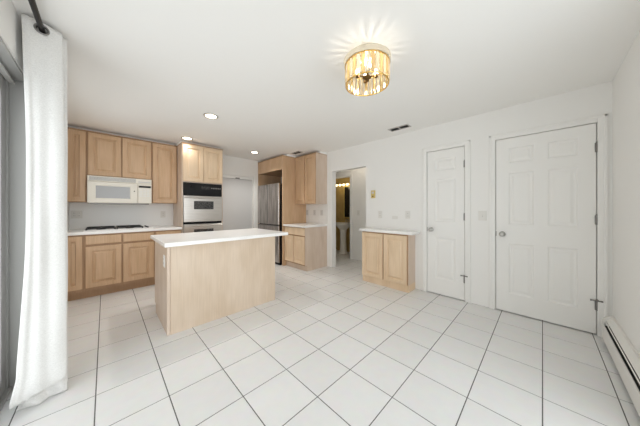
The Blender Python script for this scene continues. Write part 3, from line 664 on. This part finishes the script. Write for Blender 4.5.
# ---------------------------------------------------------------- switches, outlets, thermostat
def onR(px_, py_):
    u = (px_ - 320) / 218.7; d = XR / (math.cos(YAW) + u * math.sin(YAW)); return (XR, d * (math.sin(YAW) - u * math.cos(YAW)), CAM_Z + (209 - py_) / 218.7 * d)
def onB(px_, py_, yy):
    u = (px_ - 320) / 218.7; d = yy / (math.sin(YAW) - u * math.cos(YAW)); return (d * (math.cos(YAW) + u * math.sin(YAW)), yy, CAM_Z + (209 - py_) / 218.7 * d)
th = thing('thermostat', onR(373.5, 194.3), 'yellowed brass thermostat on the wall right of the hallway', 'thermostat')
q = th.location; Pq = lambda u, v, w_: Vector((q[0] - w_, q[1] - u, q[2] + v))
pbox(MB(), Pq, (-0.040, -0.068, 0.0003), (0.040, 0.068, 0.022), 0.006).build('cover', M['brass'], th)
pbox(MB(), Pq, (-0.022, 0.010, 0.020), (0.022, 0.045, 0.025), 0.002).build('dial_window', M['plate_grey'], th)
pbox(MB(), Pq, (-0.012, -0.045, 0.020), (0.012, -0.025, 0.027), 0.002).build('lever', M['bronze'], th)
plate('wall_outlet', 'left white outlet above the shallow cabinet counter', 'outlet', onR(380.3, 214.5), '-x', 0.075, 0.12, M['plate'])
plate('wall_outlet', 'right white outlet above the shallow cabinet counter', 'outlet', onR(407.8, 214.8), '-x', 0.075, 0.12, M['plate'])
plate('blank_plate', 'blank white cover plate between outlets above the shallow cabinet', 'wall plate', onR(395.0, 217.6), '-x', 0.095, 0.05, M['plate'], kind='none')
plate('light_switch', 'white light switch plate between the two panelled doors', 'light switch', onR(482.5, 215.8), '-x', 0.085, 0.118, M['plate'], kind='switch', gang=1)
plate('wall_outlet', 'double outlet on the backsplash next to the curtain', 'outlet', onB(76.5, 214.5, YB - 0.0075), '-y', 0.118, 0.118, M['plate'], gang=2)
plate('wall_outlet', 'single outlet on the backsplash beside the oven tower', 'outlet', onB(163.0, 214.3, YB - 0.0075), '-y', 0.075, 0.118, M['plate'])
for k, (pxx, lab) in enumerate(((307.5, 'left outlet of three on tile beside the refrigerator surround'), (314.8, 'middle outlet of three on tile beside the refrigerator surround'), (322.0, 'right outlet of three on tile beside the refrigerator surround'))):
    p_ = onR(pxx, 213.0); plate('wall_outlet', lab, 'outlet', (XR - 0.0085, p_[1], 1.13), '-x', 0.072, 0.118, M['plate_grey'], mi=M['plate_grey'])
u = (358.5 - 320) / 218.7; d = HALL_X / (math.cos(YAW) + u * math.sin(YAW))
plate('light_switch', 'white light switch on the hallway wall', 'light switch', (HALL_X, d * (math.sin(YAW) - u * math.cos(YAW)), 1.12), '-x', 0.075, 0.118, M['plate'], kind='switch')

# ---------------------------------------------------------------- baseboard heater on the front wall
x0, x1, dp, hh = 2.00, 3.275, 0.068, 0.232
ht = thing('baseboard_heater', ((x0 + x1) / 2, YF + 0.03, 0), 'white baseboard heater along the wall at lower right', 'heater')
y = YF + 0.001
prof = [(y, 0.0), (y, hh), (y + 0.008, hh), (y + 0.008, 0.03), (y + 0.008, 0.0)]
MB().box((x0, y, 0.0), (x1, y + 0.006, hh), 0.001).build('back_plate', M['heater'], ht)
fp = MB(); fp.prism([(x0, y + dp, 0.030), (x0, y + dp, 0.160), (x0, y + dp - 0.006, 0.160), (x0, y + dp - 0.006, 0.030)], (x1 - x0, 0, 0)); fp.build('front_panel', M['heater'], ht)
fp = MB(); fp.prism([(x0, y + 0.006, hh - 0.002), (x0, y + 0.006, hh - 0.008), (x0, y + 0.045, 0.192), (x0, y + 0.048, 0.196), (x0, y + 0.014, hh - 0.002)], (x1 - x0, 0, 0)); fp.build('top_hood', M['heater'], ht)
fp = MB(); fp.prism([(x0, y + 0.0510, 0.189), (x0, y + 0.0560, 0.182), (x0, y + 0.0550, 0.180), (x0, y + 0.0500, 0.187)], (x1 - x0, 0, 0)); fp.build('damper', M['heater'], ht)
fp = MB(); fp.box((x0 + 0.01, y + 0.012, 0.06), (x1 - 0.02, y + 0.058, 0.150)); fp.build('fin_element', M['cavity'], ht)
MB().box((x0 + 0.01, y + 0.0062, 0.03), (x1 - 0.02, y + 0.010, 0.205)).build('slot_shade_liner', M['cavity'], ht)  # dark sheet standing for the shade in the heater slot
for xa in (x0, x1 - 0.03):
    e = MB(); pr = [(y, 0.0), (y, hh + 0.002), (y + 0.032, hh + 0.002)] + [(y + 0.032 + 0.040 * math.sin(a), 0.180 + 0.044 * math.cos(a)) for a in (0.35, 0.7, 1.05, 1.35)] + [(y + dp + 0.004, 0.165), (y + dp + 0.004, 0.0)]
    e.prism([(xa, a, b) for a, b in pr], (0.032, 0, 0)); e.build('end_cap', M['heater'], ht)

# ---------------------------------------------------------------- ceiling: recessed lights, registers, chandelier
def can(x, y, label, watts):
    r = thing('recessed_light', (x, y, H), label, 'ceiling light', 'recessed lights in the kitchen ceiling')
    t = MB(); t.lathe((x, y, H - 0.0002), (0, 0, -1), [(0.088, 0.0), (0.086, 0.004), (0.070, 0.006), (0.066, 0.003), (0.066, 0.0)], 32); t.build('trim_ring', M['nickel'], r, True)
    MB().lathe((x, y, H - 0.0005), (0, 0, -1), [(0.064, 0.0), (0.064, 0.004), (0.045, 0.0075), (0.02, 0.009)], 28).build('lens', M['can_glow'], r, True)
    l = bpy.data.lights.new('recessed_lamp', 'SPOT'); l.energy = watts; l.color = (1.0, 0.97, 0.92); l.spot_size = math.radians(130); l.spot_blend = 0.8; l.shadow_soft_size = 0.05
    o = bpy.data.objects.new('recessed_lamp', l); COL.objects.link(o); o.parent = r; o.location = (0, 0, -0.02)
can(0.967, 2.975, 'recessed ceiling light above the kitchen island', CAN_W * 0.85)
can(0.985, 4.190, 'recessed ceiling light right in front of the oven tower', CAN_W * 0.18)
can(2.240, 4.235, 'recessed ceiling light between oven tower and refrigerator', CAN_W * 1.3)
def register(c, sx, sy, label):
    r = thing('ceiling_vent', (c[0], c[1], H), label, 'air vent', 'ceiling vents')
    x0, x1, y0, y1 = c[0] - sx / 2, c[0] + sx / 2, c[1] - sy / 2, c[1] + sy / 2; k = 0.018
    f_ = MB(); zb, zt = H - 0.008, H - 0.0003
    f_.box((x0, y0, zb), (x0 + k, y1, zt)); f_.box((x1 - k, y0, zb), (x1, y1, zt)); f_.box((x0 + k, y0, zb), (x1 - k, y0 + k, zt)); f_.box((x0 + k, y1 - k, zb), (x1 - k, y1, zt))
    f_.box((x0 + k, c[1] - 0.010, zb), (x1 - k, c[1] + 0.010, zt))
    f_.build('frame', M['vent'], r)
    MB().box((x0 + k, y0 + k, zt - 0.001), (x1 - k, y1 - k, zt)).build('duct_shade', M['cavity'], r)  # flat dark sheet in place of a shaded opening
    n = 5
    for i in range(n):
        xx = x0 + k + (i + 0.5) * (sx - 2 * k) / n
        MB().prism([(xx - 0.006, y0 + k, zb), (xx - 0.004, y0 + k, zb), (xx + 0.004, y0 + k, zt - 0.001), (xx + 0.002, y0 + k, zt - 0.001)], (0, sy - 2 * k, 0)).build('slat', M['nickel_dark'], r)
register((3.075, 1.470), 0.13, 0.30, 'dark grey air vent in the ceiling near the narrow door')
register((2.880, 3.625), 0.13, 0.26, 'dark grey air vent in the ceiling above the refrigerator side cabinet')

CX, CY = 1.412, 0.930; RR = 0.158; ZB, ZM, ZT = 2.148, 2.292, 2.332
cd = thing('crystal_ceiling_light', (CX, CY, H), 'drum shaped amber crystal light on the ceiling', 'ceiling light')
MB().lathe((CX, CY, H - 0.0003), (0, 0, -1), [(0.055, 0.0), (0.056, 0.008), (0.050, 0.016), (0.02, 0.020)], 36).build('canopy', M['trim'], cd, True)
bd = MB()
for k in range(64):      # white collar
    a0, a1 = 2 * PI * k / 64, 2 * PI * (k + 1) / 64
    q_ = [[(CX + r_ * math.cos(a_), CY + r_ * math.sin(a_), z_) for r_, z_ in ((0.170, ZM + 0.004), (0.174, ZT), (0.167, ZT), (0.163, ZM + 0.004))] for a_ in (a0, a1)]
    for j in range(4): bd.face([q_[0][j], q_[1][j], q_[1][(j + 1) % 4], q_[0][(j + 1) % 4]])
bmesh.ops.remove_doubles(bd.bm, verts=bd.bm.verts[:], dist=1e-5)
bd.build('collar', M['collar'], cd, True)
MB().torus((CX, CY, ZM), (0, 0, 1), RR + 0.004, 0.0045, 56, 8).build('upper_ring', M['gold'], cd, True)
MB().torus((CX, CY, ZB), (0, 0, 1), RR, 0.0045, 56, 8).build('lower_ring', M['gold'], cd, True)
NS = 22
for k in range(NS):      # radial ribs of the open top
    a = 2 * PI * k / NS; da = PI / NS * 0.55
    p_ = lambda r_, a_, z_: (CX + r_ * math.cos(a_), CY + r_ * math.sin(a_), z_)
    MB().prism([p_(0.045, a - da, ZT - 0.006), p_(0.165, a - da, ZT - 0.006), p_(0.165, a + da, ZT - 0.006), p_(0.045, a + da, ZT - 0.006)], (0, 0, 0.005)).build('top_rib', M['clear_crystal'], cd)
MB().lathe((CX, CY, ZT - 0.007), (0, 0, 1), [(0.047, 0), (0.047, 0.007)], 36).build('hub', M['trim'], cd, True)
NC = 30
def bar(z0, z1, w, t, r, a, m, name):
    c_, s_ = math.cos(a), math.sin(a)
    R = lambda rad, tan, z: (CX + c_ * rad - s_ * tan, CY + s_ * rad + c_ * tan, z)
    prof = [(r + t, 0), (r + t * 0.3, w / 2), (r - t * 0.5, w / 2), (r - t, 0), (r - t * 0.5, -w / 2), (r + t * 0.3, -w / 2)]
    mb = MB(); mb.prism([R(q_[0], q_[1], z0) for q_ in prof], (0, 0, z1 - z0)); return mb.build(name, m, cd)
for k in range(NC):
    a = 2 * PI * k / NC
    bar(ZB + 0.004, ZM - 0.003, 0.026, 0.006, RR, a, M['amber'] if k % 2 else M['clear_crystal'], 'crystal')
sp = MB(); sp.cyl((CX, CY, 2.20), (CX, CY, 2.225), 0.009, n=14); sp.cyl((CX, CY, 2.225), (CX, CY, H - 0.012), 0.0035, n=10)
sp.lathe((CX, CY, 2.215), (0, 0, -1), [(0.010, 0), (0.030, 0.006), (0.034, 0.014), (0.022, 0.024), (0.012, 0.030), (0.016, 0.038), (0.004, 0.048)], 24)
sp.build('stem', M['bronze'], cd, True)
for k in range(4):
    a = PI / 4 + k * PI / 2; bx, by = CX + 0.07 * math.cos(a), CY + 0.07 * math.sin(a)
    am = MB(); am.cyl((CX, CY, 2.212), (bx, by, 2.215), 0.006, n=10); am.cyl((bx, by, 2.205), (bx, by, 2.225), 0.013, n=16); am.build('socket_arm', M['bronze'], cd, True)
    MB().lathe((bx, by, 2.225), (0, 0, 1), [(0.010, 0), (0.012, 0.006), (0.017, 0.020), (0.016, 0.030), (0.009, 0.042), (0.002, 0.050)], 20).build('bulb', M['bulb'], cd, True)
l = bpy.data.lights.new('chandelier_lamp', 'POINT'); l.energy = BULB_W * 4; l.color = (1.0, 0.95, 0.86); l.shadow_soft_size = 0.016
o = bpy.data.objects.new('chandelier_lamp', l); COL.objects.link(o); o.parent = cd; o.location = (0, 0, 2.258 - H)

# ---------------------------------------------------------------- curtain and rod
ROD = (-0.283, 2.338)
rd = thing('curtain_rod', (ROD[0], 1.5, ROD[1]), 'dark metal curtain rod running along the ceiling at left', 'curtain rod')
MB().cyl((ROD[0], 0.30, ROD[1]), (ROD[0], 2.62, ROD[1]), 0.0135, n=20).build('rod', M['rod'], rd, True)
for yy in (0.38, 2.56):
    b = MB(); b.box((XL + 0.0005, yy - 0.012, ROD[1] - 0.035), (XL + 0.006, yy + 0.012, ROD[1] + 0.035), 0.002); b.box((XL + 0.005, yy - 0.006, ROD[1] - 0.022), (ROD[0] + 0.012, yy + 0.006, ROD[1] - 0.0145)); b.build('bracket', M['rod'], rd)
for yy, s in ((0.30, -1), (2.62, 1)):
    MB().lathe((ROD[0], yy, ROD[1]), (0, s, 0), [(0.0135, 0), (0.020, 0.004), (0.020, 0.018), (0.012, 0.024)], 20).build('finial', M['rod'], rd, True)
ct = thing('curtain', (ROD[0], 2.35, 0), 'long white linen grommet curtain bunched beside the sliding door', 'curtain')
bm = bmesh.new()
NU, NV = 170, 110
ZTOP = 2.375
path = []   # plan polyline of folds: (x, y)
key = [(-0.352, 2.218), (-0.358, 2.198), (-0.350, 2.191), (-0.315, 2.197), (-0.275, 2.207), (-0.235, 2.221), (-0.207, 2.234), (-0.2035, 2.242), (-0.210, 2.252), (-0.260, 2.268), (-0.335, 2.290), (-0.350, 2.305), (-0.33, 2.322),
       (-0.24, 2.305), (-0.197, 2.312), (-0.190, 2.326), (-0.21, 2.345), (-0.33, 2.375), (-0.345, 2.392), (-0.32, 2.408), (-0.215, 2.415), (-0.198, 2.430), (-0.22, 2.450), (-0.33, 2.465), (-0.34, 2.482), (-0.30, 2.493), (-0.215, 2.500)]
def cr(p0, p1, p2, p3, t):
    return tuple(0.5 * ((2 * b) + (-a + c) * t + (2 * a - 5 * b + 4 * c - d) * t * t + (-a + 3 * b - 3 * c + d) * t ** 3) for a, b, c, d in zip(p0, p1, p2, p3))
K = [key[0]] + key + [key[-1]]
for i in range(NU + 1):
    s = i / NU * (len(key) - 1); j = min(int(s), len(key) - 2); path.append(cr(K[j], K[j + 1], K[j + 2], K[j + 3], s - j))
grid = []
from mathutils import noise
for v in range(NV + 1):
    tv = v / NV; z = ZTOP * (1 - tv) + 0.008
    if tv > 0.75: z = ZTOP * 0.25 * (1 - (tv - 0.75) / 0.25) ** 1.3 + 0.008
    row = []
    for i in range(NU + 1):
        x, y = path[i]; s = i / NU
        zz = z - (0.014 * max(0, (x + 0.30) / 0.12) * max(0, 1 - tv * 4) if s < 0.3 else 0)
        k = tv ** 4
        left = max(0.0, (-0.285 - x) / 0.08)
        x2 = x + (0.020 * math.sin(PI * min(1, tv * 1.15)) - 0.026 * k) * min(1.0, left) + 0.006 * noise.noise(Vector((x * 9, y * 9, zz * 1.6))) * min(1, tv * 3)
        if s < 0.30: x2 += 0.024 * tv ** 0.9 * max(0.0, (x + 0.25) / 0.05)
        y2 = y - 0.012 * k * (1 if s < 0.35 else 0)
        y2 += 0.010 * noise.noise(Vector((x * 11 + 5, y * 7, zz * 2.1 + 3))) * min(1, tv * 3)
        if s < 0.27: y2 += 0.0035 * math.sin(x * 95 + 1.0) * min(1, tv * 2.5) - 0.004 * math.exp(-((x + 0.338) / 0.006) ** 2)
        zc = 0.055 + 0.060 * (x + 0.37) / 0.18          # where the cloth slumps over its own hem
        if zz < zc + 0.16 and s < 0.36:
            if zz > zc: q_ = (zc + 0.16 - zz) / 0.16; out = 0.036 * math.sin(q_ * PI / 2) ** 2
            else:
                q_ = zz / zc; out = -0.010 + 0.046 * max(0.0, (q_ - 0.82) / 0.18) ** 0.7 + 0.010 * (1 - q_) + 0.020 * math.sin(x * 62 + 3.0 * q_ + 0.6) * (1 - abs(q_ - 0.40)) + 0.008 * noise.noise(Vector((x * 40, 1.0, zz * 40)))
            y2 -= out * (0.85 + 0.7 * noise.noise(Vector((x * 12, 4.0, zz * 4)))); x2 -= 0.45 * out * left
        elif zz < 0.2: y2 += 0.010 * noise.noise(Vector((x * 22, y * 9, zz * 18)))
        x2 = max(x2, XL + 0.006 if zz > SLZ or y2 > SLY[1] - 0.03 else -0.436)
        row.append(bm.verts.new((x2, y2, max(zz, 0.006))))
    grid.append(row)
for v in range(NV):
    for i in range(NU):
        cc = (grid[v][i].co + grid[v + 1][i + 1].co) / 2
        if math.hypot(cc.x - ROD[0], cc.z - ROD[1]) < 0.026: continue          # eyelet holes the rod threads through
        bm.faces.new([grid[v][i], grid[v][i + 1], grid[v + 1][i + 1], grid[v + 1][i]])
mb = MB(); mb.bm.free(); mb.bm = bm
co = mb.build('fabric', M['linen'], ct, True)
md = co.modifiers.new('thickness', 'SOLIDIFY'); md.thickness = 0.003; md.offset = 0
gr = MB(); gr.torus((ROD[0], 2.2030, ROD[1]), (0.26, -1, 0), 0.027, 0.0055, 36, 8); gr.build('grommet', M['nickel_dark'], ct, True)
MB().cyl((ROD[0], 2.2030, ROD[1]), (ROD[0], 2.232, ROD[1]), 0.0265, n=32, caps=False).build('grommet_sleeve', M['rod'], ct, True)

# ---------------------------------------------------------------- bathroom seen through the hall
SKX, SKY = 4.62, 3.80
sk = thing('pedestal_sink', (SKX, SKY, 0), 'white pedestal sink in the bathroom through the hallway', 'sink')
MB().lathe((SKX, SKY, 0), (0, 0, 1), [(0.125, 0), (0.125, 0.025), (0.095, 0.06), (0.082, 0.30), (0.085, 0.55), (0.10, 0.66)], 32).build('pedestal', M['porcelain'], sk, True)
MB().lathe((SKX, SKY, 0.66), (0, 0, 1), [(0.10, 0), (0.15, 0.05), (0.21, 0.11), (0.235, 0.15), (0.240, 0.172), (0.225, 0.178), (0.19, 0.165), (0.14, 0.10), (0.03, 0.075)], 40, squash=(1.10, 0.98)).build('basin', M['porcelain'], sk, True)
fa = MB(); fa.cyl((4.83, SKY, 0.832), (4.83, SKY, 0.93), 0.013); fa.cyl((4.83, SKY, 0.925), (4.73, SKY, 0.905), 0.010); fa.cyl((4.83, SKY - 0.08, 0.832), (4.83, SKY - 0.08, 0.875), 0.012); fa.cyl((4.83, SKY + 0.08, 0.832), (4.83, SKY + 0.08, 0.875), 0.012)
fa.build('faucet', M['nickel'], sk, True)
MB().box((4.80, SKY - 0.16, 0.78), (4.899, SKY + 0.16, 0.834), 0.01).build('faucet_deck', M['porcelain'], sk)
mr = thing('bathroom_mirror', (4.89, 3.78, 0.95), 'mirror coloured as a dark reflection with pale frame above the pedestal sink', 'mirror')
my0, my1 = 3.46, 3.99
MB().box((4.875, my0 + 0.02, 0.97), (4.899, my1 - 0.02, 1.84)).build('glass', M['mirror'], mr)
fr = MB(); fr.box((4.868, my0, 0.95), (4.899, my0 + 0.03, 1.86), 0.004); fr.box((4.868, my1 - 0.03, 0.95), (4.899, my1, 1.86), 0.004); fr.box((4.868, my0 + 0.03, 0.95), (4.899, my1 - 0.03, 0.98), 0.004); fr.box((4.868, my0 + 0.03, 1.83), (4.899, my1 - 0.03, 1.86), 0.004)
fr.build('frame', M['brass'], mr)
vl = thing('vanity_light', (4.88, 3.92, 1.90), 'bar of glowing globe bulbs above the bathroom mirror', 'wall light')
MB().box((4.86, 3.72, 1.875), (4.899, 4.30, 1.955), 0.006).build('bar', M['gold'], vl)
for k in range(4):
    yy = 3.81 + 0.133 * k
    MB().lathe((4.862, yy, 1.910), (-1, 0, -0.3), [(0.018, 0), (0.018, 0.02), (0.028, 0.032), (0.034, 0.052), (0.031, 0.072), (0.018, 0.086), (0.004, 0.092)], 20).build('bulb', M['vanity_bulb'], vl, True)
l = bpy.data.lights.new('vanity_lamp', 'POINT'); l.energy = VAN_W; l.color = (1.0, 0.82, 0.50); l.shadow_soft_size = 0.08
o = bpy.data.objects.new('vanity_lamp', l); COL.objects.link(o); o.parent = vl; o.location = (-0.22, 0.0, -0.05)

hl = thing('hall_fill_light', (3.86, 2.9, H), 'small round unseen light added to brighten the hallway', 'ceiling light')  # unseen fixture added to lighten the hallway
MB().lathe((3.86, 2.9, H - 0.0003), (0, 0, -1), [(0.11, 0), (0.11, 0.02), (0.10, 0.03), (0.09, 0.055), (0.05, 0.075), (0.005, 0.08)], 32).build('shade', M['can_glow'], hl, True)
l = bpy.data.lights.new('hall_fill_lamp', 'POINT'); l.energy = HALL_FILL_W; l.color = (1.0, 0.92, 0.82); l.shadow_soft_size = 0.1
o = bpy.data.objects.new('hall_fill_lamp', l); COL.objects.link(o); o.parent = hl; o.location = (0, 0, -0.2)
